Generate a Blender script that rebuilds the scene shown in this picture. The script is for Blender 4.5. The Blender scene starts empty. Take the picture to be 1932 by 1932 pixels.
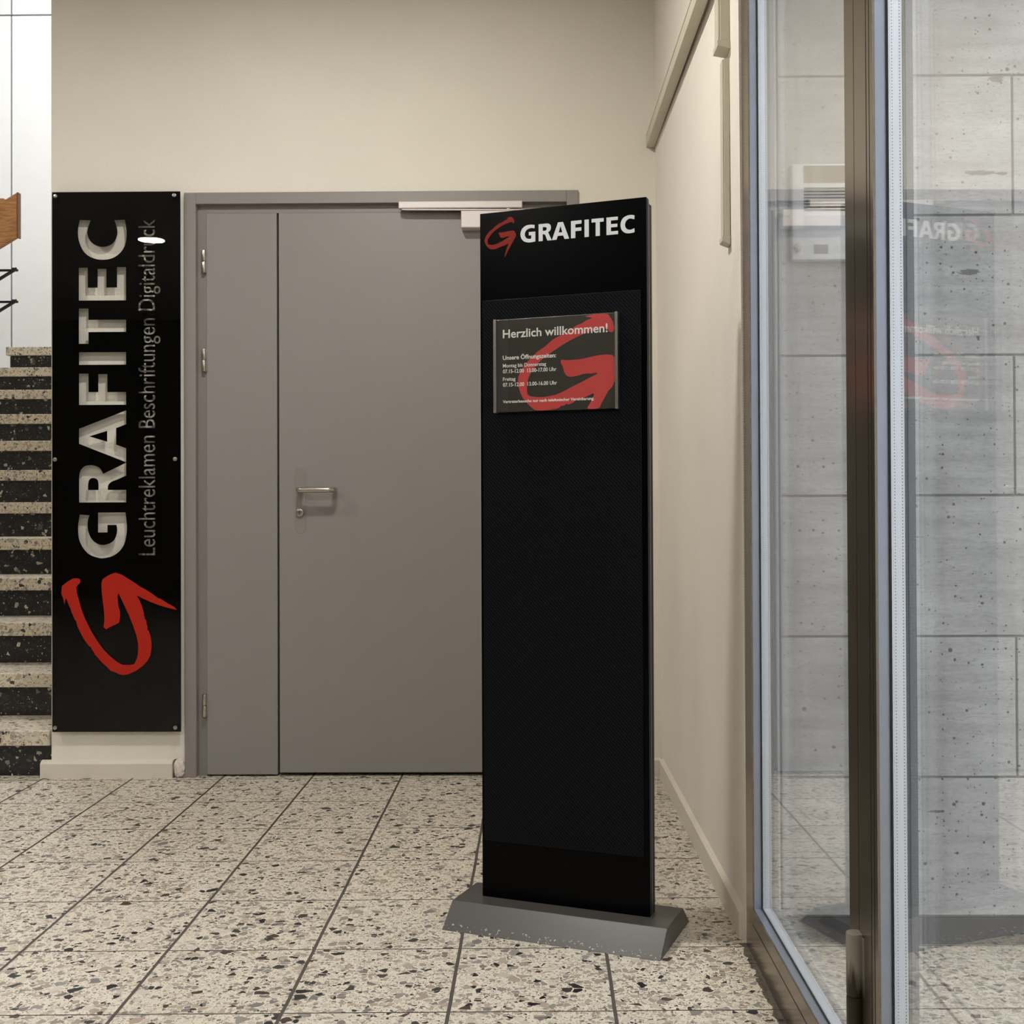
import bpy, bmesh, math, random
from mathutils import Vector, Matrix
random.seed(7)
S = bpy.context.scene
COL = S.collection

# ------------------------------------------------------------------ camera, world, exposure
cam_data = bpy.data.cameras.new('camera'); cam = bpy.data.objects.new('camera', cam_data); COL.objects.link(cam)
cam_data.sensor_fit = 'HORIZONTAL'; cam_data.sensor_width = 36; cam_data.lens = 41.265
cam_data.shift_x = -0.01532; cam_data.shift_y = -0.01914; cam_data.clip_start = 0.05
PITCH, YAW, ROLL = 0.5374, 0.5901, -0.2384
cam.matrix_world = Matrix.Translation((0.0015, -0.0123, 1.0044)) @ Matrix.Rotation(math.radians(YAW), 4, 'Z') @ Matrix.Rotation(math.radians(90 + PITCH), 4, 'X') @ Matrix.Rotation(math.radians(ROLL), 4, 'Z')
S.camera = cam
S.view_settings.view_transform = 'Standard'; S.view_settings.look = 'None'
S.view_settings.gamma = 1; S.view_settings.exposure = 0.0
S.view_settings.use_curve_mapping = False

w = bpy.data.worlds.new('world'); S.world = w; w.use_nodes = True
wn, wl = w.node_tree.nodes, w.node_tree.links
bgn = wn['Background']; bgn.inputs['Strength'].default_value = 2.6
tc = wn.new('ShaderNodeTexCoord'); sp = wn.new('ShaderNodeSeparateXYZ'); rp = wn.new('ShaderNodeValToRGB')
wl.new(tc.outputs['Generated'], sp.inputs[0]); wl.new(sp.outputs['Z'], rp.inputs[0]); wl.new(rp.outputs[0], bgn.inputs['Color'])
rp.color_ramp.elements[0].position = 0.0; rp.color_ramp.elements[0].color = (0.76, 0.80, 0.86, 1)
rp.color_ramp.elements[1].position = 0.6; rp.color_ramp.elements[1].color = (0.86, 0.92, 1.0, 1)

# ceiling downlights: (x, y, power, size)
LAMPS = [(-0.65, 2.85, 32, .19), (-2.9, -0.16, 26, .19), (-0.65, -0.16, 34, .19), (-2.9, 2.85, 22, .19)]
CEIL = 3.0

# ------------------------------------------------------------------ material helpers
class N:
    def __init__(s, name):
        s.m = bpy.data.materials.new(name); s.m.use_nodes = True
        s.t = s.m.node_tree; s.n = s.t.nodes; s.l = s.t.links
        s.b = s.n['Principled BSDF']; s.out = s.n['Material Output']
    def new(s, t, **k):
        x = s.n.new(t)
        for a, v in k.items(): setattr(x, a, v)
        return x
    def link(s, a, b): s.l.new(a, b)
    def math(s, op, a, b=None, c=None):
        x = s.n.new('ShaderNodeMath'); x.operation = op
        for i, v in enumerate((a, b, c)):
            if v is None: continue
            if isinstance(v, (int, float)): x.inputs[i].default_value = v
            else: s.l.new(v, x.inputs[i])
        return x.outputs[0]
    def mix(s, f, a, b):
        x = s.n.new('ShaderNodeMix'); x.data_type = 'RGBA'
        for i, v in ((0, f), (6, a), (7, b)):
            if isinstance(v, (int, float)): x.inputs[i].default_value = v
            elif isinstance(v, tuple): x.inputs[i].default_value = (*v[:3], 1)
            else: s.l.new(v, x.inputs[i])
        return x.outputs[2]
    def ramp(s, f, stops, const=False):
        x = s.n.new('ShaderNodeValToRGB'); s.l.new(f, x.inputs[0]); r = x.color_ramp
        if const: r.interpolation = 'CONSTANT'
        while len(r.elements) < len(stops): r.elements.new(0.5)
        for e, (p, c) in zip(r.elements, stops):
            e.position = p; e.color = (*c, 1) if isinstance(c, tuple) else (c, c, c, 1)
        return x.outputs[0]
    def noise(s, vec, scale, detail=3, rough=.5, dist=0):
        x = s.n.new('ShaderNodeTexNoise'); x.inputs['Scale'].default_value = scale
        x.inputs['Detail'].default_value = detail; x.inputs['Roughness'].default_value = rough
        x.inputs['Distortion'].default_value = dist
        if vec is not None: s.l.new(vec, x.inputs['Vector'])
        return x.outputs[0]
    def obj(s): return s.new('ShaderNodeTexCoord').outputs['Object']
    def geo(s): return s.new('ShaderNodeNewGeometry').outputs['Position']
    def scale(s, vec, v):
        x = s.n.new('ShaderNodeMapping'); x.inputs['Scale'].default_value = v; s.l.new(vec, x.inputs[0]); return x.outputs[0]
    def bump(s, h, strength, dist=0.002):
        x = s.n.new('ShaderNodeBump'); x.inputs['Strength'].default_value = strength; x.inputs['Distance'].default_value = dist
        s.l.new(h, x.inputs['Height']); s.l.new(x.outputs[0], s.b.inputs['Normal']); return x
    def set(s, **k):
        for a, v in k.items():
            i = s.b.inputs[{'color': 'Base Color', 'rough': 'Roughness', 'metal': 'Metallic', 'spec': 'Specular IOR Level', 'coat': 'Coat Weight'}[a]]
            if isinstance(v, tuple): i.default_value = (*v, 1)
            elif isinstance(v, (int, float)): i.default_value = v
            else: s.l.new(v, i)
        return s

def srgb(r, g, b):
    f = lambda c: ((c/255+.055)/1.055)**2.4 if c > 10 else c/255/12.92
    return (f(r), f(g), f(b))

def plain(name, col, rough=.5, metal=0, spec=.5, grain=0.0, var=.04):
    m = N(name); p = m.geo(); n = m.noise(p, 9, 4)
    c1 = tuple(c*(1-var) for c in col); c2 = tuple(min(1, c*(1+var)) for c in col)
    m.set(color=m.ramp(n, [(.3, c1), (.7, c2)]), rough=rough, metal=metal, spec=spec)
    if grain: m.bump(m.noise(p, 420, 2), grain, .0006)
    return m.m

def plaster(name, col, strength=.5, ribs=False):
    m = N(name); p = m.geo()
    big = m.noise(p, 1.7, 4); fine = m.noise(p, 150, 4, .65); mid = m.noise(p, 55, 3)
    c1 = tuple(c*.95 for c in col); c2 = tuple(c*1.03 for c in col)
    c = m.ramp(big, [(.3, c1), (.7, c2)])
    m.set(color=c, rough=.85, spec=.25)
    h = m.math('ADD', m.math('MULTIPLY', fine, .6), m.math('MULTIPLY', mid, .6))
    if ribs:      # diagonal brushed ribs of the textured wallpaper
        s = m.new('ShaderNodeSeparateXYZ'); m.link(p, s.inputs[0])
        t = m.math('ADD', m.math('MULTIPLY', s.outputs['Y'], .62), m.math('MULTIPLY', s.outputs['Z'], -.78))
        t = m.math('ADD', t, m.math('MULTIPLY', m.noise(p, 9, 2), .012))
        r = m.math('SINE', m.math('MULTIPLY', t, 1300))
        h = m.math('ADD', h, m.math('MULTIPLY', r, .5))
    m.bump(h, strength, .0022)
    return m.m

def terrazzo_color(m, p, matrix, tints, darks, pd=.10, sc=1.0):
    """chips of three sizes in a cement matrix"""
    dn = m.new('ShaderNodeTexNoise'); dn.inputs['Scale'].default_value = 60*sc; m.link(p, dn.inputs['Vector'])
    va = m.new('ShaderNodeVectorMath', operation='MULTIPLY_ADD'); m.link(dn.outputs['Color'], va.inputs[0])
    va.inputs[1].default_value = (.006/sc,)*3; m.link(p, va.inputs[2]); q = va.outputs[0]
    col = m.mix(m.noise(q, 260*sc, 3, .7), matrix, tuple(c*1.25 if c*1.25 < 1 else 1 for c in matrix))
    for scale, edge, ptint, pdark in ((270*sc, .10, .34, pd*.35), (120*sc, .07, .32, pd*.35), (68*sc, .06, .24, pd*.42), (44*sc, .10, .12, pd*.36)):
        v = m.new('ShaderNodeTexVoronoi'); v.inputs['Scale'].default_value = scale; m.link(q, v.inputs['Vector'])
        e = m.new('ShaderNodeTexVoronoi', feature='DISTANCE_TO_EDGE'); e.inputs['Scale'].default_value = scale; m.link(q, e.inputs['Vector'])
        s = m.new('ShaderNodeSeparateColor'); m.link(v.outputs['Color'], s.inputs[0])
        inside = m.math('GREATER_THAN', e.outputs['Distance'], m.math('MULTIPLY_ADD', s.outputs['Green'], edge*1.2, edge*.5))
        tint = m.ramp(s.outputs['Blue'], [(i/len(tints), t) for i, t in enumerate(tints)], True)
        dk = m.ramp(s.outputs['Blue'], [(i/len(darks), t) for i, t in enumerate(darks)], True)
        is_t = m.math('MULTIPLY', inside, m.math('LESS_THAN', s.outputs['Red'], ptint+pdark))
        is_d = m.math('MULTIPLY', inside, m.math('LESS_THAN', s.outputs['Red'], pdark))
        col = m.mix(is_t, col, tint); col = m.mix(is_d, col, dk)
    return col

CREAM = srgb(203, 195, 179)
TINTS = [srgb(158, 149, 136), srgb(142, 138, 130), srgb(172, 159, 142), srgb(200, 192, 178), srgb(124, 120, 115), srgb(164, 150, 134), srgb(190, 181, 166)]
DARKS = [srgb(46, 45, 44), srgb(36, 36, 37), srgb(62, 59, 55), srgb(72, 60, 54)]

def floor_mat():
    m = N('terrazzo floor tiles'); p = m.geo(); s = m.new('ShaderNodeSeparateXYZ'); m.link(p, s.inputs[0])
    X, Y = s.outputs['X'], s.outputs['Y']
    u = m.math('DIVIDE', m.math('ADD', X, .183), .3290)
    v = m.math('DIVIDE', m.math('SUBTRACT', m.math('SUBTRACT', Y, m.math('MULTIPLY', X, .018)), 2.318), .3305)
    wob = m.math('MULTIPLY', m.math('SUBTRACT', m.noise(p, 6, 3), .5), .012)
    fu = m.math('PINGPONG', m.math('ADD', u, wob), .5); fv = m.math('PINGPONG', m.math('ADD', v, wob), .5)
    # distance to nearest joint
    ju = m.math('LESS_THAN', fu, .0115); jv = m.math('LESS_THAN', fv, .0062)
    joint = m.math('MAXIMUM', ju, jv)
    cu, cv = m.math('FLOOR', u), m.math('FLOOR', v)
    wn_ = m.new('ShaderNodeTexWhiteNoise', noise_dimensions='2D'); cb = m.new('ShaderNodeCombineXYZ'); m.link(cu, cb.inputs[0]); m.link(cv, cb.inputs[1])
    m.link(cb.outputs[0], wn_.inputs['Vector'])
    off = m.new('ShaderNodeVectorMath', operation='MULTIPLY_ADD'); m.link(wn_.outputs['Color'], off.inputs[0]); off.inputs[1].default_value = (3, 3, 3); m.link(p, off.inputs[2])
    col = terrazzo_color(m, off.outputs[0], CREAM, TINTS, DARKS, .12)
    tone = m.math('MULTIPLY_ADD', wn_.outputs['Value'], .08, .94)
    sc = m.new('ShaderNodeVectorMath', operation='SCALE'); m.link(col, sc.inputs[0]); m.link(tone, sc.inputs['Scale'])
    # dirt gathered along the foot of the glass front
    near = m.math('SUBTRACT', 1.0, m.math('MULTIPLY', m.math('ABSOLUTE', m.math('SUBTRACT', X, m.math('MULTIPLY_ADD', Y, -.0127, .497))), 26))
    dirt = m.math('MULTIPLY', m.math('MULTIPLY', m.math('LESS_THAN', Y, 2.68), m.math('GREATER_THAN', m.math('ADD', near, m.math('MULTIPLY', m.noise(p, 45, 4), .9)), 1.18)), m.math('LESS_THAN', X, .53))
    c = m.mix(m.math('MULTIPLY', dirt, .85), sc.outputs[0], srgb(48, 42, 34))
    c = m.mix(joint, c, srgb(78, 72, 66))
    m.set(color=c, rough=m.math('ADD', m.math('MULTIPLY', joint, .5), m.math('MULTIPLY_ADD', m.noise(p, 14, 3), .2, .26)), spec=.5)
    m.bump(m.math('MULTIPLY', joint, -1.0), .6, .002)
    return m.m

def tread_mat():
    m = N('pale terrazzo'); p = m.geo()
    m.set(color=terrazzo_color(m, p, srgb(200, 188, 166), TINTS, DARKS, .10, 1.0), rough=.4); return m.m
def riser_mat():
    m = N('black terrazzo'); p = m.geo()
    m.set(color=terrazzo_color(m, p, srgb(22, 22, 24), [srgb(30, 30, 34), srgb(40, 40, 42), srgb(26, 26, 30), srgb(48, 46, 44)], [srgb(165, 158, 140), srgb(120, 116, 104), srgb(84, 82, 78), srgb(190, 184, 168)], .11, .9), rough=.3); return m.m

def concrete_mat():
    m = N('board-marked concrete'); p = m.geo(); s = m.new('ShaderNodeSeparateXYZ'); m.link(p, s.inputs[0])
    X, Z = s.outputs['X'], s.outputs['Z']
    cb = m.new('ShaderNodeCombineXYZ'); m.link(X, cb.inputs[0]); m.link(Z, cb.inputs[1]); q = cb.outputs[0]
    st = m.noise(m.scale(p, (2.2, 2, 22)), 1.5, 5, .55); cl = m.noise(p, 2.6, 6, .62); fine = m.noise(m.scale(p, (22, 22, 130)), 2, 4, .7); gr = m.noise(p, 260, 3, .7)
    t = m.math('ADD', m.math('MULTIPLY', st, .35), m.math('MULTIPLY', cl, .65))
    base = m.ramp(t, [(.36, srgb(170, 168, 165)), (.50, srgb(194, 192, 189)), (.64, srgb(216, 214, 211))])
    base = m.mix(m.math('MULTIPLY', m.math('MAXIMUM', m.math('SUBTRACT', fine, .5), 0), 2.2), base, srgb(140, 138, 135))
    base = m.mix(m.math('MULTIPLY', m.math('MAXIMUM', m.math('SUBTRACT', gr, .5), 0), 1.2), base, srgb(120, 118, 115))
    mask = 0
    for sc_, r0, den in ((34, .085, .34), (70, .10, .22), (15, .055, .18)):
        v = m.new('ShaderNodeTexVoronoi', voronoi_dimensions='2D'); v.inputs['Scale'].default_value = sc_; m.link(q, v.inputs['Vector'])
        c_ = m.new('ShaderNodeSeparateColor'); m.link(v.outputs['Color'], c_.inputs[0])
        k = m.math('MULTIPLY', m.math('LESS_THAN', v.outputs['Distance'], m.math('MULTIPLY_ADD', c_.outputs['Green'], r0, r0*.35)), m.math('LESS_THAN', c_.outputs['Red'], den))
        mask = k if mask == 0 else m.math('MAXIMUM', mask, k)
    # spalled patches
    wob = m.math('MULTIPLY', m.math('SUBTRACT', m.noise(m.scale(p, (55, 55, 130)), 1.0, 5, .8), .5), 5.0)
    for x0, z0, rx, rz in ((1.050, 1.972, .016, .009), (1.012, 1.756, .040, .006), (1.062, 1.755, .016, .005), (.985, 1.529, .026, .007), (.90, .30, .02, .004)):
        dx = m.math('DIVIDE', m.math('SUBTRACT', X, x0), rx); dz = m.math('DIVIDE', m.math('SUBTRACT', Z, z0), rz)
        d = m.math('ADD', m.math('ADD', m.math('MULTIPLY', dx, dx), m.math('MULTIPLY', dz, dz)), wob)
        mask = m.math('MAXIMUM', mask, m.math('MULTIPLY', m.math('LESS_THAN', d, .8), .8))
    m.set(color=m.mix(m.math('MULTIPLY', mask, .85), base, srgb(84, 80, 76)), rough=.8, spec=.3)
    m.bump(m.math('SUBTRACT', m.math('MULTIPLY', fine, .3), mask), .5, .003)
    return m.m

def wood_mat():
    m = N('oak'); p = m.geo(); q = m.scale(p, (4, 4, 34))
    n = m.noise(q, 2.2, 6, .6, 1.2)
    m.set(color=m.ramp(n, [(.3, srgb(120, 78, 40)), (.5, srgb(158, 108, 60)), (.7, srgb(182, 134, 82))]), rough=.45); return m.m

def glass_mat(name, tint=(1, 1, 1), ior=1.5, gl=1.0):
    """clear pane: Fresnel mirror over straight transmission (same on both sides of the sheet)"""
    m = N(name); m.n.remove(m.b)
    g = m.new('ShaderNodeNewGeometry'); f = m.new('ShaderNodeFresnel')
    i = m.math('ADD', m.math('MULTIPLY', g.outputs['Backfacing'], 1/ior-ior), ior); m.link(i, f.inputs['IOR'])
    t = m.new('ShaderNodeBsdfTransparent'); t.inputs[0].default_value = (*tint, 1)
    s = m.new('ShaderNodeBsdfGlossy'); s.inputs['Roughness'].default_value = 0.0; s.inputs[0].default_value = (gl, gl, gl, 1)
    x = m.new('ShaderNodeMixShader'); m.link(f.outputs[0], x.inputs[0]); m.link(t.outputs[0], x.inputs[1]); m.link(s.outputs[0], x.inputs[2])
    m.link(x.outputs[0], m.out.inputs[0]); return m.m

def metal_mat(name, col, rough, metal=.8, ripple=0):
    m = N(name); p = m.geo()
    m.set(color=m.ramp(m.noise(p, 12, 3), [(.3, tuple(c*.94 for c in col)), (.7, col)]), rough=rough, metal=metal)
    if ripple: m.bump(m.noise(p, 90, 2), ripple, .0008)
    return m.m

def spacer_mat():
    m = N('perforated aluminium spacer'); o = m.obj(); s = m.new('ShaderNodeSeparateXYZ'); m.link(o, s.inputs[0])
    zc = m.math('ABSOLUTE', m.math('SUBTRACT', m.math('FRACT', m.math('DIVIDE', s.outputs['Z'], .0046)), .5))
    dz = m.math('MULTIPLY', zc, .0046)
    dots = 0
    for x0 in (.0268, .0378):
        dx = m.math('SUBTRACT', s.outputs['X'], x0)
        d = m.math('SQRT', m.math('ADD', m.math('MULTIPLY', dx, dx), m.math('MULTIPLY', dz, dz)))
        k = m.math('LESS_THAN', d, .0008); dots = k if dots == 0 else m.math('MAXIMUM', dots, k)
    rid = m.math('SINE', m.math('MULTIPLY', s.outputs['X'], 3500))
    m.set(color=m.mix(dots, srgb(226, 230, 234), srgb(70, 74, 80)), rough=.42, metal=.35)
    m.bump(rid, .25, .0004)
    return m.m

M = {}
M['wall'] = plaster('cream plaster', srgb(227, 221, 208), .75)
M['wallr'] = plaster('cream ribbed wallpaper', srgb(230, 223, 212), .4, True)
M['ceiling'] = plaster('white ceiling', srgb(215, 212, 205), .2)
M['white'] = plain('white paint', srgb(232, 232, 230), .55)
M['panel'] = plain('white lacquered panel', srgb(236, 237, 238), .4, var=.01)
M['backing'] = plain('dark joint', srgb(90, 92, 94), .8)
M['floor'] = floor_mat(); M['tread'] = tread_mat(); M['riser'] = riser_mat(); M['concrete'] = concrete_mat(); M['wood'] = wood_mat()
M['joint'] = plain('concrete joint', srgb(150, 149, 147), .9)
M['base_dark'] = plain('dark plinth paint', srgb(62, 64, 68), .6, var=.2)
M['skirt'] = plaster('painted skirting', srgb(212, 204, 190), .25)
M['door'] = plain('grey door enamel', srgb(136, 131, 128), .38, grain=.08, var=.012)
M['frame'] = plain('grey frame enamel', srgb(134, 128, 124), .42, var=.012)
M['dark'] = plain('black gap shade', srgb(10, 10, 12), .8)
M['steel'] = metal_mat('brushed steel', srgb(186, 179, 168), .28, 1)
M['plate'] = metal_mat('matt escutcheon steel', srgb(138, 132, 127), .42, .15)
M['closer'] = plain('silver closer paint', srgb(205, 196, 192), .4, .2)
M['anod'] = metal_mat('anodised frame warm reflection tint', srgb(132, 122, 108), .22, .85)  # same metal as the reveals, warm room reflection put into the colour
M['alu'] = metal_mat('anodised frame daylight tint', srgb(158, 164, 176), .34, .7, .25)  # same metal as the faces, bluish daylight put into the colour
M['seal'] = plain('black rubber seal', srgb(34, 36, 36), .7)
M['spacer'] = spacer_mat()
M['glass'] = glass_mat('window glass', (.985, .987, .985), 1.52)
M['acrylic'] = glass_mat('clear acrylic', (.988, .988, .985), 1.24)
M['film'] = plain('black film', srgb(3, 3, 3), .7, spec=.02)
M['black'] = plain('black gloss', srgb(3, 3, 4), .24, spec=.07)
M['blackside'] = plain('charcoal edge', srgb(34, 35, 39), .55, spec=.18)
M['red'] = plain('red film', srgb(168, 33, 20), .4, spec=.25, var=.02)
M['red2'] = plain('dark red print', srgb(135, 30, 18), .5, spec=.3)
M['red3'] = plain('matt red print', srgb(205, 76, 74), .5, spec=.3, var=.02)
M['ink'] = plain('white lettering', srgb(226, 228, 230), .5, var=.01)
M['ink2'] = plain('offwhite lettering', srgb(246, 243, 236), .5, var=.01)
M['sheet'] = plain('olive black print', srgb(52, 50, 43), .4, var=.02)
M['basegrey'] = plain('grey enamel base', srgb(104, 100, 96), .34, metal=.2, var=.06)
M['trunk'] = plain('cream plastic trunking', srgb(196, 190, 172), .5)
def lampglow():
    m = N('lamp diffuser'); m.set(color=(1, 1, 1)); m.b.inputs['Emission Color'].default_value = (1, .93, .80, 1)
    m.b.inputs['Emission Strength'].default_value = 9; return m.m
M['lampglow'] = lampglow()

def carbon_mat():
    m = N('ribbed charcoal insert'); o = m.obj(); s = m.new('ShaderNodeSeparateXYZ'); m.link(o, s.inputs[0])
    t = m.math('ADD', m.math('MULTIPLY', s.outputs['X'], .72), m.math('MULTIPLY', s.outputs['Z'], .69))
    w_ = m.math('SINE', m.math('MULTIPLY', t, 1000))
    m.set(color=m.ramp(m.math('MULTIPLY_ADD', w_, .5, .5), [(.3, srgb(5, 6, 8)), (.8, srgb(20, 22, 26))]), rough=.5, spec=.08)
    m.bump(w_, .3, .0005); return m.m
M['carbon'] = carbon_mat()

def hinge_mat():
    m = N('stained hinge enamel'); p = m.geo(); s = m.new('ShaderNodeSeparateXYZ'); m.link(p, s.inputs[0])
    st = m.noise(m.scale(p, (60, 60, 6)), 1.2, 4, .6)
    low = m.math('SUBTRACT', .335, s.outputs['Z'])
    k = m.math('MINIMUM', m.math('MAXIMUM', m.math('MULTIPLY', m.math('ADD', m.math('MULTIPLY', low, 7), m.math('SUBTRACT', st, .62)), 4), 0), 1)
    m.set(color=m.mix(k, srgb(136, 130, 118), srgb(44, 34, 22)), rough=.4, metal=.3); return m.m
M['hinge'] = hinge_mat()

# ------------------------------------------------------------------ mesh helpers
class MB:
    def __init__(s): s.bm = bmesh.new()
    def box(s, x0, x1, y0, y1, z0, z1, bev=0, seg=2):
        vs = [s.bm.verts.new(v) for v in ((x0,y0,z0),(x1,y0,z0),(x1,y1,z0),(x0,y1,z0),(x0,y0,z1),(x1,y0,z1),(x1,y1,z1),(x0,y1,z1))]
        fs = [s.bm.faces.new([vs[i] for i in f]) for f in ((0,3,2,1),(4,5,6,7),(0,1,5,4),(1,2,6,5),(2,3,7,6),(3,0,4,7))]
        if bev:
            ed = {e for f in fs for e in f.edges}
            bmesh.ops.bevel(s.bm, geom=list(ed), offset=bev, segments=seg, profile=.5, affect='EDGES')
        return s
    def prism(s, pts, d, bev=0):
        """closed polygon pts (3d) pushed by vector d"""
        d = Vector(d); a = [s.bm.verts.new(p) for p in pts]; b = [s.bm.verts.new(Vector(p)+d) for p in pts]; n = len(pts)
        fs = [s.bm.faces.new(a), s.bm.faces.new(b[::-1])]
        for i in range(n): fs.append(s.bm.faces.new((a[i], b[i], b[(i+1) % n], a[(i+1) % n])))
        bmesh.ops.recalc_face_normals(s.bm, faces=fs)
        if bev:
            ed = {e for f in fs for e in f.edges}
            bmesh.ops.bevel(s.bm, geom=list(ed), offset=bev, segments=2, profile=.5, affect='EDGES')
        return s
    def cyl(s, c, axis, r, L, seg=24, bev=0, r2=None):
        ax = {'x': Matrix.Rotation(math.pi/2, 4, 'Y'), 'y': Matrix.Rotation(math.pi/2, 4, 'X'), 'z': Matrix.Identity(4)}[axis]
        g = bmesh.ops.create_cone(s.bm, cap_ends=True, segments=seg, radius1=r, radius2=r if r2 is None else r2, depth=L, matrix=Matrix.Translation(c) @ ax)
        if bev:
            vs = set(g['verts']); ed = [e for e in s.bm.edges if e.verts[0] in vs and e.verts[1] in vs and any(len(f.verts) > 4 for f in e.link_faces)]
            bmesh.ops.bevel(s.bm, geom=ed, offset=bev, segments=2, profile=.5, affect='EDGES')
        return s
    def tube(s, pts, r, seg=14):
        pts = [Vector(p) for p in pts]; rings = []
        for i, p in enumerate(pts):
            t = (pts[min(i+1, len(pts)-1)]-pts[max(i-1, 0)]).normalized()
            u = Vector((0, 0, 1)); u = (u-t*u.dot(t)).normalized(); v = t.cross(u)
            rings.append([s.bm.verts.new(p+(u*math.cos(a)+v*math.sin(a))*r) for a in [2*math.pi*k/seg for k in range(seg)]])
        for a, b in zip(rings, rings[1:]):
            for k in range(seg): s.bm.faces.new((a[k], a[(k+1) % seg], b[(k+1) % seg], b[k]))
        s.bm.faces.new(rings[0][::-1]); s.bm.faces.new(rings[-1]); bmesh.ops.recalc_face_normals(s.bm, faces=s.bm.faces[:]); return s
    def build(s, name, mat, parent=None, smooth=False):
        me = bpy.data.meshes.new(name); s.bm.to_mesh(me); s.bm.free(); me.materials.append(mat)
        if smooth:
            for p in me.polygons: p.use_smooth = True
            me.set_sharp_from_angle(angle=math.radians(40))
        o = bpy.data.objects.new(name, me); COL.objects.link(o)
        if parent: o.parent = parent
        return o
def B(*a, **k): return MB().box(*a, **k)
def empty(name, loc, rz=0, parent=None):
    o = bpy.data.objects.new(name, None); COL.objects.link(o); o.location = loc; o.rotation_euler = (0, 0, rz); o.empty_display_size = .1
    if parent: o.parent = parent
    return o
def tag(o, label=None, cat=None, group=None, kind=None):
    for k, v in (('label', label), ('category', cat), ('group', group), ('kind', kind)):
        if v: o[k] = v
    return o
def struct(o, label=None): return tag(o, label, kind='structure')

# ---- lettering
def smooth_poly(pts, n=6):
    """pts: (x, y) smooth or (x, y, 1) corner -> dense closed outline (Catmull-Rom between corners)"""
    out = []; L = len(pts)
    for i in range(L):
        p0, p1, p2, p3 = pts[i-1], pts[i], pts[(i+1) % L], pts[(i+2) % L]
        out.append((p1[0], p1[1]))
        if len(p1) > 2 and len(p2) > 2: continue
        if len(p1) > 2: p0 = p1
        if len(p2) > 2: p3 = p2
        for k in range(1, n):
            t = k/n
            out.append(tuple(.5*((2*p1[j])+(-p0[j]+p2[j])*t+(2*p0[j]-5*p1[j]+4*p2[j]-p3[j])*t*t+(-p0[j]+3*p1[j]-3*p2[j]+p3[j])*t**3) for j in (0, 1)))
    return out
def c(*p): return [(x, y, 1) for x, y in p]
def fill_mesh(name, loops, thick, grow=0):
    """loops: 2d outlines (u, v), holes by even-odd. Returns mesh in the x-z plane, front towards -y"""
    cu = bpy.data.curves.new(name, 'CURVE'); cu.dimensions = '2D'; cu.fill_mode = 'BOTH'; K = 100; cu.extrude = thick/2*K; cu.offset = grow*K
    for lp in loops:
        s = cu.splines.new('POLY'); s.points.add(len(lp)-1); s.use_cyclic_u = True
        for q, p in zip(s.points, lp): q.co = (p[0]*K, p[1]*K, 0, 1)
    o = bpy.data.objects.new(name, cu); COL.objects.link(o)
    bpy.context.view_layer.update()
    me = bpy.data.meshes.new_from_object(o.evaluated_get(bpy.context.evaluated_depsgraph_get()))
    bpy.data.objects.remove(o); bpy.data.curves.remove(cu); me.name = name
    me.transform(Matrix.Rotation(math.pi/2, 4, 'X') @ Matrix.Scale(1/K, 4))
    return me
def line_mesh(name, loops, thick, grow):
    """one line of print: every glyph filled on its own so that neighbours may touch"""
    bb = [(min(p[0] for p in l), max(p[0] for p in l), min(p[1] for p in l), max(p[1] for p in l)) for l in loops]
    outer = [i for i, a in enumerate(bb) if not any(j != i and b[0] <= a[0] and b[1] >= a[1] and b[2] <= a[2] and b[3] >= a[3] for j, b in enumerate(bb))]
    bm = bmesh.new()
    for i in outer:
        b = bb[i]; mine = [loops[j] for j, a in enumerate(bb) if j == i or (j not in outer and b[0] <= a[0] and b[1] >= a[1] and b[2] <= a[2] and b[3] >= a[3])]
        me = fill_mesh(name, mine, thick, grow); bm.from_mesh(me); bpy.data.meshes.remove(me)
    me = bpy.data.meshes.new(name); bm.to_mesh(me); bm.free(); return me
def mesh_obj(name, me, mat, parent=None, loc=(0, 0, 0)):
    me.materials.clear(); me.materials.append(mat)
    o = bpy.data.objects.new(name, me); COL.objects.link(o); o.location = loc
    if parent: o.parent = parent
    return o
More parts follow.
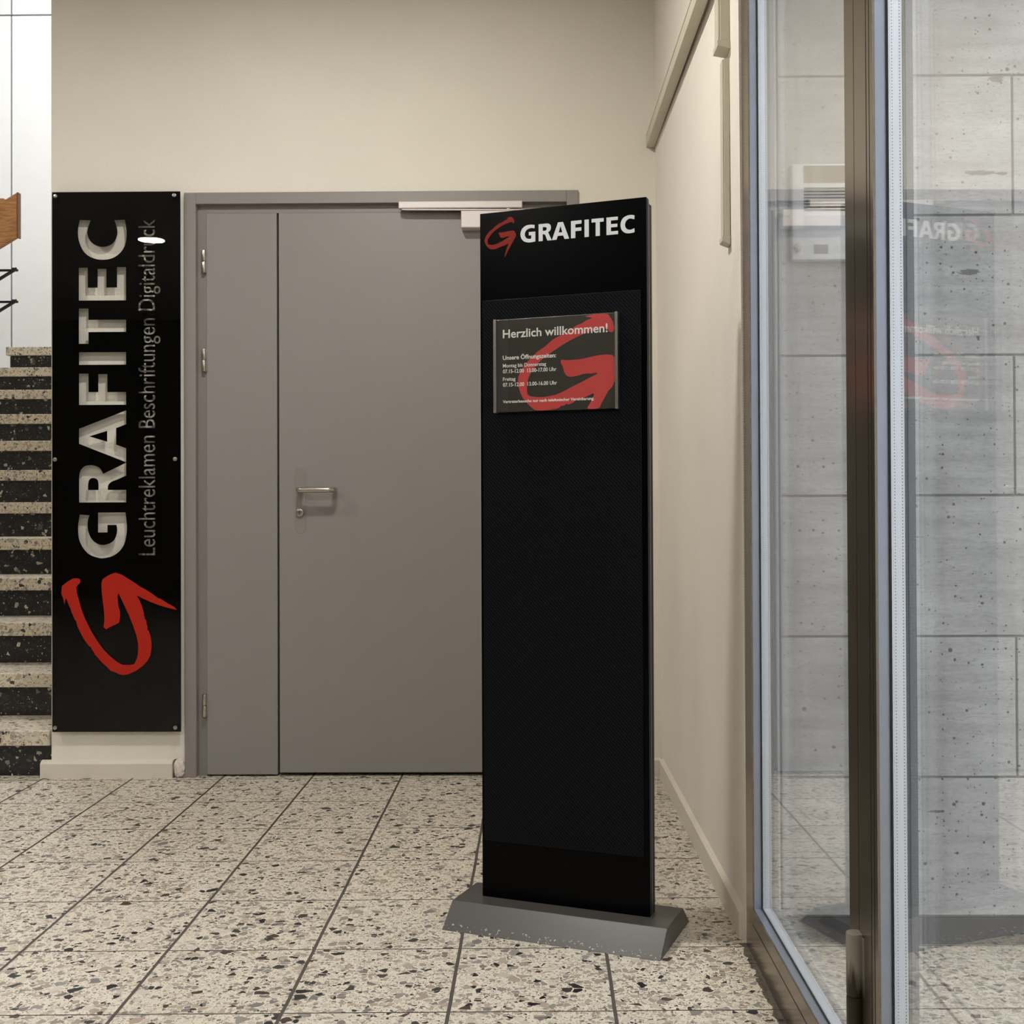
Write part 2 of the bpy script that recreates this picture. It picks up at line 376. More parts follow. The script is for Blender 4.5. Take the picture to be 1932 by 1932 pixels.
def font_loops(body, width, cap, bold=0.0, ref='H'):
    """built-in font outlines fitted to a width and a cap height, origin bottom left of baseline"""
    def splines(txt):
        cu = bpy.data.curves.new('t', 'FONT'); cu.body = txt; cu.size = 1; cu.offset = bold; cu.resolution_u = 3
        o = bpy.data.objects.new('t', cu); COL.objects.link(o); bpy.context.view_layer.update()
        k = o.to_curve(bpy.context.evaluated_depsgraph_get(), apply_modifiers=True)
        out = []
        for s in k.splines:
            if s.type == 'BEZIER':
                bp = s.bezier_points; L = len(bp); pts = []
                for i in range(L):
                    a, b = bp[i], bp[(i+1) % L]
                    if len(pts) == 0 or True: pts.append((a.co.x, a.co.y))
                    straight = (a.handle_right-a.co).length < 1e-5 and (b.handle_left-b.co).length < 1e-5 or (a.handle_right_type == 'VECTOR' and b.handle_left_type == 'VECTOR')
                    if straight: continue
                    for j in range(1, 4):
                        t = j/4; q = a.co*(1-t)**3+a.handle_right*3*t*(1-t)**2+b.handle_left*3*t*t*(1-t)+b.co*t**3
                        pts.append((q.x, q.y))
            else: pts = [(p.co.x, p.co.y) for p in s.points]
            cl = [pts[0]]
            for p in pts[1:]:
                if abs(p[0]-cl[-1][0])+abs(p[1]-cl[-1][1]) > 1e-4: cl.append(p)
            if abs(cl[0][0]-cl[-1][0])+abs(cl[0][1]-cl[-1][1]) < 1e-4: cl.pop()
            if len(cl) > 2: out.append(cl)
        o.to_curve_clear(); bpy.data.objects.remove(o); bpy.data.curves.remove(cu)
        return out
    h = max(p[1] for l in splines(ref) for p in l)
    L = splines(body); x0 = min(p[0] for l in L for p in l); x1 = max(p[0] for l in L for p in l)
    sx, sy = width/(x1-x0), cap/h
    return [[((x-x0)*sx, y*sy) for x, y in l] for l in L]

# GRAFITEC outlines: u along the word, v up, cap height 90
def fr2(pts): return [((1752-p[1])/3.865, (910-p[0])/3.865)+tuple(p[2:]) for p in pts]
def fr1(pts): # second tracing frame: y=1752 in frame 2 is image row 1053.3
    return [((1053.3-p[1]/2.415), (568-p[0])/2.4)+tuple(p[2:]) for p in pts]
GRAFITEC = [
 smooth_poly(fr2(c((568,1432))+[(557,1500),(556,1560),(565,1620),(595,1680),(640,1725),(700,1748),(740,1752),(800,1740),(850,1710),(890,1660),(908,1600),(915,1540),(912,1480)]+c((905,1418),(703,1418),(703,1563),(772,1563),(772,1508),(838,1508))+[(843,1540),(838,1580),(820,1620),(785,1645),(740,1655),(695,1645),(655,1610),(632,1560),(625,1510),(630,1465)]+c((640,1437)))),
 smooth_poly(fr2(c((563,1343),(910,1343),(910,1252),(775,1252))+[(778,1218),(800,1193),(850,1173)]+c((910,1147),(910,1052),(800,1105),(742,1133))+[(715,1092),(680,1074),(640,1069),(600,1080),(572,1115)]+c((563,1160)))),
 smooth_poly(fr2(c((630,1252))+[(630,1210),(640,1175),(668,1163),(697,1175),(706,1205)]+c((706,1252)))),
 fr2([(563,912),(563,802),(910,668),(910,770),(836,798),(836,920),(910,947),(910,1049)]),
 fr2([(638,858),(770,818),(770,898)]),
 fr2([(563,627),(910,627),(910,533),(772,533),(772,401),(705,401),(705,533),(633,533),(633,397),(563,397)]),
 fr2([(563,332),(910,332),(910,240),(563,240)]),
 fr1([(352,1560),(396,1560),(396,1506),(568,1506),(568,1450),(396,1450),(396,1398),(352,1398)]),
 fr1([(352,1361),(568,1361),(568,1208),(527,1208),(527,1302),(478,1302),(478,1216),(438,1216),(438,1302),(393,1302),(393,1210),(352,1210)]),
 smooth_poly(fr1(c((357,990))+[(350,1020),(348,1055),(355,1095),(378,1140),(415,1165),(460,1174),(510,1165),(548,1135),(567,1095),(571,1050),(568,1020)]+c((563,990),(515,992))+[(527,1030),(528,1060),(515,1090),(495,1107),(462,1115),(425,1105),(400,1080),(391,1050),(396,1020)]+c((407,992)))),
]
GRAFITEC = [[(p[0], p[1]) for p in l] for l in GRAFITEC]
# brushed G emblem, u right, v up, in units of its own length (749 tracing units -> 1)
EMB = [(445,215),(440,270),(452,300),(465,350),(470,315),(477,307),(500,365),(510,380),(512,398),(540,460),(553,475),(555,500),(570,535),(605,600),(640,650),(660,665),(668,685),(683,703),(686,716),(715,745),(730,765),(790,820),(800,835),(835,845),(870,862),(900,867),(935,860),(990,835),(1045,795),(1075,760),(1095,720),(1103,660),(1102,620),(1095,580),(1082,545),(1072,535),(1074,510),(1064,490),(1068,470),(1052,455),(1054,440),(1042,432),(1050,425),(1035,370),(1015,320),(993,285),(1040,308),(1100,335),(1160,358),(1220,375),(1290,393),(1270,370),(1215,340),(1170,310),(1150,305),(1115,278),(1065,245),(1025,225),(975,190),(935,165),(885,133),(838,118),(790,135),(745,165),(735,195),(738,260),(745,330),(755,400),(757,470),(750,515),(770,532),(800,515),(835,500),(865,483),(873,440),(872,400),(860,365),(856,320),(853,290),(860,268),(890,330),(935,425),(965,500),(990,570),(1005,640),(1005,700),(995,750),(975,788),(930,793),(890,792),(850,770),(800,730),(750,680),(700,610),(660,545),(620,465),(590,390),(570,320),(555,265),(552,225),(562,207),(580,190),(578,165),(555,158),(525,160),(490,180)]
EMBLEM = [((867-y)/749, (1290-x)/749) for x, y in EMB]

# ================================================================== SETTING
GA = .0127                                  # the right-hand wall leaves the room axis by this angle
def wx(y): return .469-GA*(y-2.675)
struct(B(-6.5, 4.0, -4.0, 9.4, -.12, 0).build('floor', M['floor']))
# back wall with the door opening
DX0, DX1, DZ = -1.311, .148, 2.160           # outer edges of the steel frame
YB = 4.32
wb = MB(); wb.box(-1.8085, DX0+.02, YB, YB+.3, 0, 6.0); wb.box(DX1-.02, .66, YB, YB+.3, 0, 6.0); wb.box(DX0+.02, DX1-.02, YB, YB+.3, DZ-.02, 6.0)
wall_back = struct(wb.build('wall_back', M['wall']))
# right wall up to the glass front
q = MB(); q.prism([(wx(2.675), 2.675, 0), (.545, 2.675, 0), (.545, 2.70, 0), (.66, 2.70, 0), (.66, YB, 0), (wx(YB), YB, 0)], (0, 0, CEIL))
for v in q.bm.verts:
    if v.co.z > 1 and v.co.x < .6: v.co.x -= .020 if v.co.y > 4 else .010
struct(q.build('wall_right', M['wallr']))
# wall running up beside the stairs, hidden end of the stairwell
struct(B(-1.8085, -1.65, YB+.3, 9.2, 0, 6.0).build('wall_stair', M['wall']))
struct(B(-6.65, -6.5, -4.0, 9.4, 0, 6.0).build('wall_left', M['wall']))
struct(B(-6.5, .7, -4.15, -4.0, 0, 3.0).build('wall_front', plain('dark unseen wall', srgb(92, 76, 62), .5)))  # unseen wall, darkened so the black signs reflect little
struct(B(.5, .7, -4.0, -2.2, 0, 3.0).build('wall_right_rear', M['wall']))
struct(B(-6.5, .75, -4.0, 4.42, CEIL, CEIL+.15).build('ceiling', M['ceiling']))
struct(B(-6.5, -1.8085, 4.42, 4.57, CEIL, 6.0).build('wall_stair_upper', M['wall']))
struct(B(-6.5, -1.65, 4.42, 9.4, 6.0, 6.15).build('ceiling_stairwell', M['ceiling']))
# panelled white wall at the top of the stairs
pw = empty('wall_far', (0, 9.2, 0)); struct(pw)
B(-6.5, -1.65, .02, .2, 0, 6).build('backing', M['backing'], pw)
xs = [-6.5, -5.32, -4.165, -3.01, -1.65]; zs = [0, 1.62, 4.886, 6.0]
for a, b in zip(xs, xs[1:]):
    for d, e in zip(zs, zs[1:]):
        B(a+.006, b-.006, 0, .02, d+.006, e-.006, bev=.0015).build('panel', M['panel'], pw)
# skirtings
bb = MB()
bb.prism([(-1.842, YB, 0), (-1.842, YB-.022, 0), (-1.842, YB-.022, .052), (-1.842, YB-.012, .062), (-1.842, YB, .064)], (.487, 0, 0))
struct(bb.build('baseboard_back', M['skirt']))
q = MB(); q.prism([(DX1+.004, YB, 0), (DX1+.004, YB-.016, 0), (DX1+.004, YB-.016, .06), (DX1+.004, YB, .068)], (.29, 0, 0)); struct(q.build('baseboard_back_right', M['skirt']))
q = MB(); y0, y1 = 2.70, 4.30
q.prism([(wx(y0), y0, 0), (wx(y0)-.013, y0, 0), (wx(y0)-.013, y0, .062), (wx(y0), y0, .070)], (wx(y1)-wx(y0), y1-y0, 0)); struct(q.build('baseboard_right', M['skirt']))
# crumbled plaster beside the door frame
pl = MB(); bmesh.ops.create_icosphere(pl.bm, subdivisions=3, radius=1)
for v in pl.bm.verts:
    n = 1+.16*math.sin(9*v.co.x+4*v.co.z)*math.cos(7*v.co.y+3)+random.uniform(-.05, .05)
    v.co = Vector((v.co.x*.021*n, v.co.y*.012*n, max(v.co.z, -.93)*.034*n))
o = pl.build('plaster_lump', plain('crumbling plaster', srgb(214, 206, 196), .9), None); o.location = (-1.332, YB-.009, .0335)
q = MB(); q.prism([(-1.356, YB-.006, .001), (-1.3515, YB-.006, .001), (-1.3535, YB-.006, .034), (-1.349, YB-.006, .060), (-1.340, YB-.006, .067), (-1.351, YB-.006, .065), (-1.357, YB-.006, .040)], (0, .004, 0))
ck = q.build('crack', plain('dark crack', srgb(96, 86, 76), .9), o); ck.location = -o.location  # thin darker piece along the crack
tag(o, 'lump of broken white plaster at the foot of the grey door frame', 'plaster')

# ------------------------------------------------------------------ grey steel door
d1 = struct(empty('door_1', ((DX0+DX1)/2, YB, 0)))
def rel(o, x=0, y=0): return o
cx = (DX0+DX1)/2
def dbox(name, mat, x0, x1, y0, y1, z0, z1, bev=.0015, parent=None):
    return B(x0-cx, x1-cx, y0, y1, z0, z1, bev=bev).build(name, mat, parent or d1)
FW = .043
f = MB()
for (a, b, z0, z1) in ((DX0, DX0+FW, 0, DZ), (DX1-FW, DX1, 0, DZ), (DX0+FW, DX1-FW, DZ-FW, DZ)):
    f.box(a-cx, b-cx, -.012, .0, z0, z1, bev=.002)
    f.box(a-cx, b-cx, 0, .16, z0, z1)
f.box(DX0+FW-cx, DX0+FW+.0335-cx, .015, .16, 0, DZ-FW, bev=.001); f.box(DX1-FW-.0335-cx, DX1-FW-cx, .015, .16, 0, DZ-FW, bev=.001)
f.box(DX0+FW+.0335-cx, DX1-FW-.0335-cx, .015, .16, DZ-FW-.029, DZ-FW, bev=.001)
f.box(DX0+FW-.002-cx, DX1-FW+.002-cx, -.0,  .15, DZ-FW-.001, DZ-FW+.003)
f.build('frame', M['frame'], d1)
LX0, LX1, GAP = -1.233, .065, -.967
LZ = 2.086
B(LX0-.002-cx, LX1+.002-cx, .075, .12, .0, LZ+.002).build('gap_shade_slab', M['dark'], d1)  # black slab behind the leaves, stands in for shade in the gaps
narrow = dbox('door_leaf', M['door'], LX0, GAP-.0035, .004, .055, .006, LZ, .0025)
wide = dbox('door_leaf', M['door'], GAP+.0035, LX1, .004, .055, .013, LZ, .0025)
for z in (1.906, 1.540, .262):
    hg = MB(); x = LX0-.008-cx
    hg.cyl((x, 0, z+.0215), 'z', .0075, .041, 18, .001); hg.cyl((x, 0, z-.0215), 'z', .0075, .041, 18, .001)
    hg.box(x, x+.009, .004, .009, z-.040, z+.040)
    hg.build('hinge', M['steel'], d1, True)
# lever handle on an escutcheon plate
hx = -.885
def pill(x, z0, z1, r, y0, y1, n=12):
    m_ = MB(); pts = [(x+r*math.cos(a), y0, z1-r+r*math.sin(a)) for a in [math.pi*k/n for k in range(n+1)]]
    pts += [(x+r*math.cos(a), y0, z0+r+r*math.sin(a)) for a in [math.pi+math.pi*k/n for k in range(n+1)]]
    return m_.prism(pts, (0, y1-y0, 0), .0012)
pl_ = pill(hx-cx, .895, 1.144, .0215, .003, .009); esc = pl_.build('escutcheon', M['plate'], wide)
hp = [(hx-.001, .005)]; r = .022; yb = -.054
path = [(hx+.001, .008, 1.057), (hx+.001, yb+.02, 1.057)]
for k in range(1, 7):
    a = math.pi/2*k/6; path.append((hx+.001+.02*(1-math.cos(a)), yb+.02-.02*math.sin(a), 1.057))
path += [(hx+.11, yb, 1.057)]
for k in range(1, 7):
    a = math.pi/2*k/6; path.append((hx+.11+.02*math.sin(a), yb+.02*(1-math.cos(a)), 1.057))
path.append((hx+.13, yb+.045, 1.057))
MB().tube([(p[0]-cx, p[1], p[2]) for p in path], .0104).build('lever_handle', M['steel'], wide, True)
k = MB(); k.cyl((hx-cx-.001, -.001, .974), 'y', .0145, .010, 28, .0015); kc = k.build('lock_cylinder', M['steel'], wide, True)
k = MB(); k.cyl((hx-cx-.001, -.0063, .977), 'y', .0022, .002, 12); k.box(hx-cx-.0018, hx-cx-.0002, -.0073, -.0053, .967, .977); tag(k.build('keyhole', M['dark'], wide), 'black keyhole slot')
# door closer: body on the wide leaf, slide rail on the frame
dc = dbox('door_closer', M['closer'], -.283, .042, -.044, .008, 2.016, 2.080, .003, wide)
tag(dc, 'silver door closer body')
B(-.281-cx, .040-cx, -.0445, -.0435, 2.0775, 2.0785).build('cover_seam', M['blackside'], wide)
rl = MB(); rl.box(-.513-cx, -.058-cx, -.040, -.012, 2.089, 2.115, bev=.003); rail = rl.build('closer_rail', M['closer'], d1); tag(rail, 'silver slide rail of the door closer')
rl = MB(); rl.prism([(-.500-cx, -.036, 2.0845), (-.485-cx, -.022, 2.0845), (-.05-cx, -.022, 2.0805), (-.05-cx, -.036, 2.0805)], (0, 0, .004)); rl.build('closer_arm', M['closer'], wide)
rl = MB(); rl.cyl((-.11-cx, -.029, 2.084), 'z', .008, .008, 16); rl.build('closer_spindle', M['closer'], wide)

# ------------------------------------------------------------------ glass front on the right
ang = GA
GO = (wx(2.675), 2.675, 0)
def post(mb, y0, y1, z0=0, z1=CEIL):
    """interior capping y0 > y1"""
    mb.box(0, .024, y1, y0, z0, z1, bev=.001, seg=1)
def glazing(parent, ya, yb_, z0, z1):
    """double pane between ya (far) and yb_ (near); spacer all round"""
    e = .012
    B(.0199, .0214, yb_-e, ya+e, z0-e, z1+e).build('inner_pane', M['glass'], parent)
    B(.0416, .0445, yb_-e, ya+e, z0-e, z1+e).build('outer_pane', M['glass'], parent)
    s = MB(); s.box(.0216, .0413, ya-.002, ya+.008, z0, z1); s.box(.0216, .0413, yb_-.008, yb_+.002, z0, z1)
    s.box(.0216, .0413, yb_, ya, z0-.008, z0+.002); s.box(.0216, .0413, yb_, ya, z1-.002, z1+.008)
    s.build('spacer_bar', M['spacer'], parent)
    g = MB()
    for x0, x1 in ((.0186, .0197), (.0458, .056)):
        g.box(x0, x1, ya-.004, ya, z0, z1); g.box(x0, x1, yb_, yb_+.004, z0, z1); g.box(x0, x1, yb_, ya, z0, z0+.003)
    g.build('gasket', M['seal'], parent)

w1 = struct(empty('window_1', GO, ang))
# one metal: faces coloured for warm room reflection, reveals for blue daylight
def profile(parent, ya, yb_, outer_far, outer_near, zb=.104, zt=2.86, groove=None):
    """frame around an opening whose clear glass runs from ya (far) to yb_ (near)"""
    a = MB(); a.box(-.001, .003, ya, outer_far, 0, CEIL); a.box(-.001, .003, outer_near, yb_, 0, CEIL); a.box(-.001, .003, yb_, ya, 0, zb); a.box(-.001, .003, yb_, ya, zt, CEIL)
    a.build('face_cover', M['anod'], parent)
    a = MB(); a.box(.003, .0196, ya, outer_far, 0, CEIL); a.box(.003, .0196, outer_near, yb_, 0, CEIL); a.box(.003, .0196, yb_, ya, 0, zb); a.box(.003, .0196, yb_, ya, zt, CEIL)
    a.box(.0198, .0455, ya+.012, outer_far, 0, CEIL); a.box(.0198, .0455, outer_near, yb_-.012, 0, CEIL); a.box(.0198, .0455, yb_, ya, 0, zb-.012); a.box(.0198, .0455, yb_, ya, zt+.012, CEIL)
    a.box(.0457, .054, ya, outer_far, 0, CEIL); a.box(.0457, .054, outer_near, yb_, 0, CEIL); a.box(.0457, .054, yb_, ya, 0, zb); a.box(.0457, .054, yb_, ya, zt, CEIL)
    a.build('frame', M['alu'], parent)
    glazing(parent, ya, yb_, zb, zt)
profile(w1, -.075, -.858, 0.0, -.908)
g = MB(); g.box(-.0016, -.001, -.858, -.075, .070, .0712); g.build('groove_line', M['blackside'], w1)
d2 = struct(empty('door_2', GO, ang))
profile(d2, -1.004, -1.98, -.9105, -2.07)
g = MB(); g.box(-.0014, -.001, -.974, -.9725, 0, CEIL); g.box(-.0014, -.001, -.989, -.988, 0, CEIL); g.build('groove_line', M['blackside'], d2)
for zc in (.265, 2.6):
    h = MB(); h.cyl((-.0085, -.914, zc+.0475), 'z', .0135, .093, 24, .0015); h.cyl((-.0085, -.914, zc-.0475), 'z', .0135, .093, 24, .0015); h.cyl((-.0085, -.914, zc), 'z', .0115, .01, 20)
    h.box(-.0022, .0005, -.935, -.910, zc-.09, zc+.09)
    tag(h.build('hinge', M['hinge'], d2, True), 'stained barrel hinge')
w2 = struct(empty('window_2', GO, ang))
profile(w2, -2.15, -4.7, -2.072, -4.87)

# ------------------------------------------------------------------ outside
cw = empty('wall_outside', (0, 2.675, 0)); struct(cw)
B(.66, 4.0, .024, .30, 0, 3.3).build('backing', M['joint'], cw)
B(.5515, 4.0, .0045, .0235, .03, 3.28).build('backing', M['joint'], cw)
rows = [(.0615, .3820, 0), (.3820, .7025, 1), (.7025, 1.0235, 0), (1.0235, 1.344, 1), (1.344, 1.6645, 0), (1.6645, 1.985, 1), (1.985, 2.3055, 0), (2.3055, 2.626, 1), (2.626, 2.9465, 0), (2.9465, 3.3, 1)]
for z0, z1, k in rows:
    z0 -= .005 if z0 > .1 else 0; z1 -= .005
    js = [.5515, 1.085, 2.365, 3.645, 4.0] if k else [.5515, 1.725, 3.005, 4.0]
    for a, b in zip(js, js[1:]):
        a = a if a == .5515 else a+.0025
        B(a, b-.0025, 0, .023, z0+.0025, z1-.0025, bev=.002).build('concrete_panel', M['concrete'], cw)
pk = MB(); pk.box(.555, 4.0, -.006, .008, 0, .060, bev=.002); struct(pk.build('baseboard_outside', M['base_dark'])).location = (0, 2.675, 0)

ic = empty('intercom_panel', (.675, 2.675, 1.554)); tag(ic, 'white louvred intercom box on the concrete wall seen through the glass', 'intercom')
B(-.099, .099, -.026, 0, 0, .218, bev=.003).build('housing', M['white'], ic)
B(-.072, .094, -.028, -.0255, .175, .213).build('nameplate_window', plain('brown window', srgb(120, 112, 98), .25), ic)
for i in range(8): 
    z = .112+i*.0071
    B(-.072, .094, -.0275, -.0255, z-.0018, z+.0018).build('speaker_slot', M['seal'], ic)
k = MB(); k.cyl((-.087, -.029, .027), 'y', .0088, .010, 28, .003); k.build('push_button', M['steel'], ic, True)
B(-.050, -.018, -.0266, -.0259, .013, .034).build('worn_label', plain('worn label', srgb(150, 150, 152), .7, var=.3), ic)
B(-.072, .094, -.0265, -.0255, .068, .100).build('name_strip', plain('clear strip', srgb(205, 208, 214), .3), ic)

# ------------------------------------------------------------------ staircase
sc_ = empty('staircase', (-2.65, 4.32, 0)); tag(sc_, 'staircase with pale terrazzo treads and black terrazzo risers behind the wall end', 'staircase')
R_, G_ = .17, .2985
XL, XR = -3.48+2.65, -1.815+2.65
for i in range(12):
    y = i*G_; z = (i+1)*R_
    B(XL+(.02 if i else .02), XR, y+.022, y+G_+.03, z-R_, z-.0555).build('riser', M['riser'], sc_)
    t1 = y+G_+.03 if i < 11 else y+1.55
    B(XL, XR, y, t1, z-.0555, z, bev=.003).build('tread', M['tread'], sc_)
B(XL+.02, XR, 12*G_-.25, 11*G_+1.55, 0, 11*R_+.1).build('landing_block', M['white'], sc_)

# balustrade at the head of the stairs
sr = empty('stair_railing', (-3.50, 7.76, 2.04)); tag(sr, 'oak topped stair railing with black flat bars at the left edge', 'railing')
SL = math.tan(math.radians(31))
q = MB()   # sloping board
q.prism([(.03, -.02, .75), (.03, -.02, 1.045), (-1.2, -.02, 1.045-1.23*SL), (-1.2, -.02, .75-1.23*SL)], (0, .035, 0), .002); q.build('handrail_board', M['wood'], sr)
q = MB(); q.box(-1.2, -.12, .12, .155, .75, 1.045, bev=.002); q.build('handrail_board', M['wood'], sr)
q = MB(); q.box(.03, .042, -.022, .022, .745, 1.048, bev=.003); tag(q.build('end_cap', plain('dark oak', srgb(112, 70, 40), .45), sr), 'darker wooden end board')
for z in (.550, .338):
    q = MB(); q.prism([(.02, -.012, z-.018), (.02, -.012, z), (-1.2, -.012, z-1.22*SL), (-1.2, -.012, z-.018-1.22*SL)], (0, .02, 0)); q.build('flat_bar', M['blackside'], sr)
    q = MB(); q.box(-1.2, .0, .05, .062, z-.014, z); q.box(-.012, .005, -.0, .062, z-.014, z); q.build('flat_bar', M['blackside'], sr)
q = MB(); q.box(-.9, -.87, .064, .08, 0, .76); q.build('post', M['blackside'], sr)

# ------------------------------------------------------------------ tall wall sign
PX = .001939
SX0, SX1, SZ0, SZ1 = -1.7935, -1.3185, .172, 2.160
YS = 4.288
ws = empty('wall_sign', ((SX0+SX1)/2, YS, SZ0)); tag(ws, 'tall glossy black wall sign with vertical cut-out lettering and red emblem', 'sign')
W, H = SX1-SX0, SZ1-SZ0
def to_sign(loops, u0, v0, k):  # u runs up the sign, v runs to the left; in sign local x, z
    return [[(v0-p[1]*k, u0+p[0]*k) for p in l] for l in loops]
zof = lambda y: 1+(955-y)*PX-SZ0
xof = lambda x: (x-1020)*PX-(SX0+SX1)/2
name_holes = to_sign(GRAFITEC, zof(1053.3), xof(236), PX)
tl = font_loops('Leuchtreklamen Beschriftungen Digitaldruck', 638*PX, 31.5*PX, -.004)
tag_holes = to_sign(tl, zof(1048), xof(291), 1)
rect = [(-W/2, 0), (W/2, 0), (W/2, H), (-W/2, H)]
film = fill_mesh('film', [rect]+name_holes+tag_holes, .0006)
mesh_obj('face_film', film, M['film'], ws, (0, .0030, 0))
B(-W/2, W/2, -.0045, .0025, 0, H).build('acrylic_plate', M['acrylic'], ws)
em = [(xof(1103/3.865)*0+xof(p[0]/3.865), zof(1050+p[1]/3.865)) for p in EMB]
mesh_obj('emblem', fill_mesh('emblem', [em], .0006), M['red'], ws, (0, -.0050, 0))
for x, y in ((104, 366), (330, 366), (103, 866), (331, 866), (103, 1373), (331, 1373)):
    k = MB(); k.cyl((xof(x), -.0085, zof(y)), 'y', .0075, .008, 20, .0015); k.cyl((xof(x), .017, zof(y)), 'y', .0055, .028, 16)
    k.build('standoff_screw', M['steel'], ws, True)

# ------------------------------------------------------------------ freestanding sign pylon
PA = -math.atan2(.357, .934)
py = empty('sign_pylon', (.0608, 2.789, 0), PA); tag(py, 'tall black freestanding sign pylon on a grey sloped base in front of the door', 'sign')
q = MB(); q.prism([(-.2655, -.1315, 0), (-.2655, -.0715, .0515), (-.2655, .0715, .0515), (-.2655, .1315, 0)], (.531, 0, 0), .0015)
bm_ = N('scuffed grey enamel'); p_ = bm_.geo(); sc0 = bm_.math('GREATER_THAN', bm_.noise(p_, 120, 3, .7), .62); s_ = bm_.new('ShaderNodeSeparateXYZ'); bm_.link(p_, s_.inputs[0])
lowz = bm_.math('LESS_THAN', s_.outputs['Z'], .013)
bm_.set(color=bm_.mix(bm_.math('MULTIPLY', sc0, lowz), srgb(72, 69, 66), srgb(170, 164, 156)), rough=.36, metal=.15)
q.build('base', bm_.m, py)
PH = 1.712; F0 = -.018
fp = B(-.210, .210, F0, F0+.019, .0515, PH, bev=.0008, seg=1).build('front_panel', M['black'], py)
q = MB(); q.box(.2085, .2103, F0+.002, F0+.0185, .053, PH-.002); tag(q.build('panel_edge', M['blackside'], py), 'charcoal edge strip')
B(-.206, .206, F0+.0192, F0+.0262, .0515, PH-.006).build('core', M['seal'], py)
B(.2065, .2099, F0+.0218, F0+.0244, .0515, PH-.006).build('silver_trim', M['steel'], py)
B(-.210, .210, F0+.0265, F0+.045, .0515, PH-.010, bev=.0008, seg=1).build('back_panel', M['blackside'], py)
zi0, zi1 = .188, 1.498
B(-.2035, .196, F0-.0016, F0+.0002, zi0, zi1, bev=.0004, seg=1).build('ribbed_insert', M['carbon'], py)
# lettering on the head
k = .2857/645
mesh_obj('lettering', fill_mesh('lettering', [[(p[0]*k, p[1]*k*1.03) for p in l] for l in GRAFITEC], .0008), M['ink'], fp, (-.210+.1067, F0-.0006, 1.6315))
ew = .083
mesh_obj('emblem', fill_mesh('emblem', [[(p[0]*ew, p[1]*ew*1.02) for p in EMBLEM]], .0008), M['red2'], fp, (-.210+.0123, F0-.0006, 1.6010))
# opening-hours plate
PW, PHt = .3125, .2225
PLX, PLZ = -.210+.0415, 1.2245
np_ = B(PLX, PLX+PW, F0-.013, F0-.0016, PLZ, PLZ+PHt, bev=.0006, seg=1).build('notice_plate', M['sheet'], py); tag(np_, 'notice plate with opening hours')
for x in (PLX-.0005, PLX+PW-.0065):
    MB().box(x, x+.007, F0-.0175, F0-.0018, PLZ-.0015, PLZ+PHt+.0015, bev=.0012).build('clip_rail', M['steel'], np_)
B(PLX+.004, PLX+PW-.004, F0-.0163, F0-.0148, PLZ, PLZ+PHt).build('clear_cover', M['acrylic'], np_)
def pm(x, y):
    """tracing frame of the plate -> plate coordinates (undo the oblique view)"""
    s = (x-133)/1639; top = 250-118*s; bot = 1450-57*s
    v = (y-top)/(bot-top)
    u = s*(1-.045*(1-s))   # foreshortening
    return (PLX+u*PW, PLZ+PHt*(1-v))
PG = [(1375,190),(1420,172),(1500,160),(1640,155),(1670,185),(1705,240),(1720,290),(1728,340),(1715,385),(1690,395),(1660,380),(1645,350),(1560,345),(1450,370),(1340,420),(1200,490),(1080,560),(960,640),(860,710),(760,790),(700,860),(650,930),(610,1020),(597,1100),(600,1190),(625,1230),(700,1245),(800,1248),(900,1235),(1000,1210),(1100,1165),(1200,1110),(1300,1060),(1400,1005),(1520,938),(1490,930),(1440,940),(1400,937),(1340,945),(1280,965),(1200,980),(1140,975),(1110,945),(1090,900),(1080,850),(1050,795),(1060,760),(1100,762),(1200,760),(1300,750),(1400,728),(1500,705),(1600,690),(1680,692),(1715,705),(1730,730),(1733,800),(1733,1000),(1725,1040),(1700,1110),(1650,1170),(1610,1250),(1565,1330),(1530,1394),(1395,1398),(1430,1320),(1475,1200),(1380,1240),(1300,1275),(1235,1295),(1200,1325),(1140,1345),(1130,1330),(1090,1360),(1050,1362),(1030,1385),(930,1412),(730,1423),(660,1385),(600,1330),(540,1260),(510,1200),(485,1130),(472,1060),(475,1000),(500,930),(545,860),(600,790),(680,710),(760,640),(850,580),(940,500),(1060,430),(1170,370),(1250,310),(1330,275),(1390,235),(1455,207)]
mesh_obj('emblem', fill_mesh('emblem', [[pm(*p) for p in smooth_poly(PG, 3)]], .0004), M['red3'], np_, (0, F0-.0133, 0))
def line(txt, x0, x1, ybase, captop, bold):
    a = pm(x0, ybase); b = pm(x1, ybase-(x1-x0)*.072*0); cap = PHt*((ybase-captop)/1200)
    lp = font_loops(txt, b[0]-a[0], cap, bold)
    return [[(a[0]+p[0], a[1]+p[1]) for p in l] for l in lp]
for txt, x0, x1, yb2, ct, bo in (('Herzlich willkommen!', 265, 1645, 480, 375, .00045), ('Unsere Öffnungszeiten:', 262, 988, 765, 712, .00027), ('Montag bis Donnerstag', 262, 857, 865, 820, .00012),
        ('07.15-12.00  13.00-17.00 Uhr', 262, 993, 940, 893, .00018), ('Freitag', 262, 437, 1040, 995, .00012), ('07.15-12.00  13.00-16.00 Uhr', 262, 1000, 1115, 1068, .00018),
        ('Vertreterbesuche nur nach telefonischer Vereinbarung.', 260, 1475, 1329, 1293, .0002)):
    mesh_obj('text_line', line_mesh('text_line', line(txt, x0, x1, yb2, ct, 0), .0004, bo), M['ink2'], np_, (0, F0-.0137, 0))

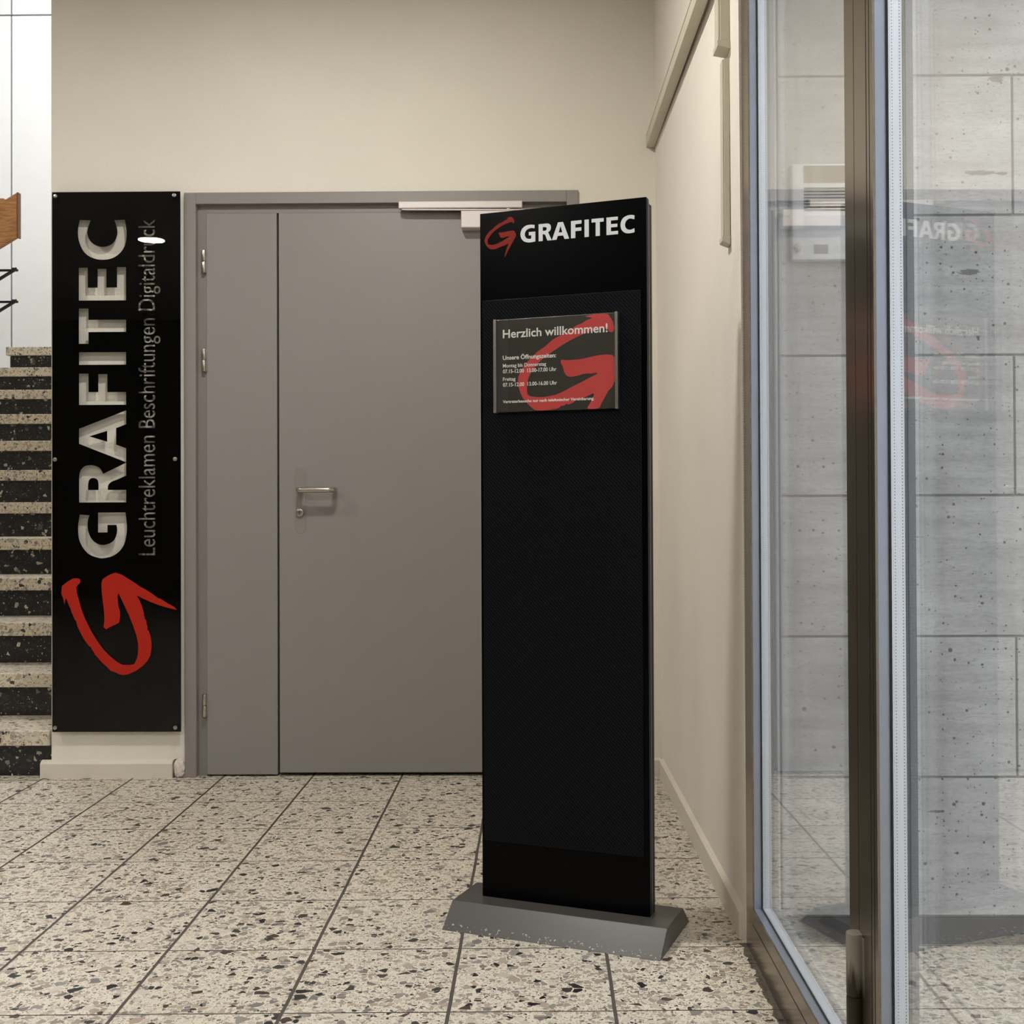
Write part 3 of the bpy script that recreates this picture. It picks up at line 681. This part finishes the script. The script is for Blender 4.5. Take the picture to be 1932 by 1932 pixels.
# ------------------------------------------------------------------ cable trunking on the right wall
th = empty('cable_trunking', (wx(YB)-.015, YB, 2.318), ang); tag(th, 'horizontal cream cable trunking along the right wall under the ceiling', 'cable duct')
th2 = MB(); th2.box(-.033, -.0015, -1.62, -.002, .0, .040, bev=.002); th2.build('duct_body', M['trunk'], th)
th3 = MB(); th3.box(-.034, -.0012, -1.62, -.002, .0405, .046, bev=.001); th3.build('duct_lid', M['trunk'], th)
yv = 2.815
tv = empty('cable_trunking', (wx(yv)-.007, yv, 1.632), ang); tag(tv, 'narrow vertical cable trunking on the right wall beside the glass front', 'cable duct')
B(-.014, 0, -.018, .018, .01, .438, bev=.0015).build('duct_body', M['trunk'], tv)
B(-.017, -.0142, -.0165, .0165, .012, .436, bev=.001).build('duct_lid', M['trunk'], tv)
q = MB(); q.prism([(0, -.021, -.010), (-.020, -.021, -.002), (-.020, -.021, .010), (0, -.021, .010)], (0, .042, 0), .001); q.build('end_cap', M['trunk'], tv)
tw = empty('cable_trunking', (wx(yv)-.007, yv, 2.092), ang); tag(tw, 'wide vertical cable trunking above the narrow one on the right wall', 'cable duct')
B(-.024, 0, -.028, .028, .012, .86, bev=.002).build('duct_body', M['trunk'], tw)
B(-.028, -.0242, -.026, .026, .014, .86, bev=.001).build('duct_lid', M['trunk'], tw)
q = MB(); q.prism([(0, -.033, -.004), (-.031, -.033, .002), (-.031, -.033, .016), (0, -.033, .016)], (0, .066, 0), .001); q.build('end_cap', M['trunk'], tw)

# ------------------------------------------------------------------ ceiling downlights
place = {0: 'nearest the grey door', 1: 'reflected in the black wall sign', 2: 'over the camera side of the hall', 3: 'in front of the staircase'}
for i, (x, y, pw_, sz) in enumerate(LAMPS):
    l = empty('ceiling_downlight', (x, y, CEIL)); tag(l, 'round recessed white ceiling downlight '+place[i], 'ceiling lamp', 'round downlights in the hall ceiling')
    k = MB(); k.cyl((0, 0, -.004), 'z', sz/2+.012, .008, 40, .002); k.build('rim', M['white'], l, True)
    k = MB(); k.cyl((0, 0, -.0095), 'z', sz/2, .003, 40); k.build('diffuser', M['lampglow'], l)
    ld = bpy.data.lights.new('downlight', 'AREA'); ld.shape = 'DISK'; ld.size = sz; ld.energy = pw_; ld.color = (1, .965, .91); ld.spread = math.radians(180)
    lo = bpy.data.objects.new('downlight_glow', ld); COL.objects.link(lo); lo.parent = l; lo.location = (0, 0, -.013)
# added light panel over the stairwell, stands in for unseen daylight
l = empty('stairwell_added_light', (-3.4, 7.0, 5.995)); tag(l, 'added unseen square light panel on the stairwell ceiling', 'ceiling lamp')
B(-.62, .62, -.62, .62, -.03, 0, bev=.004).build('housing', M['white'], l)
ld = bpy.data.lights.new('stairwell', 'AREA'); ld.shape = 'SQUARE'; ld.size = 1.2; ld.energy = 135; ld.color = (.93, .96, 1)
lo = bpy.data.objects.new('stairwell_glow', ld); COL.objects.link(lo); lo.parent = l; lo.location = (0, 0, -.032)
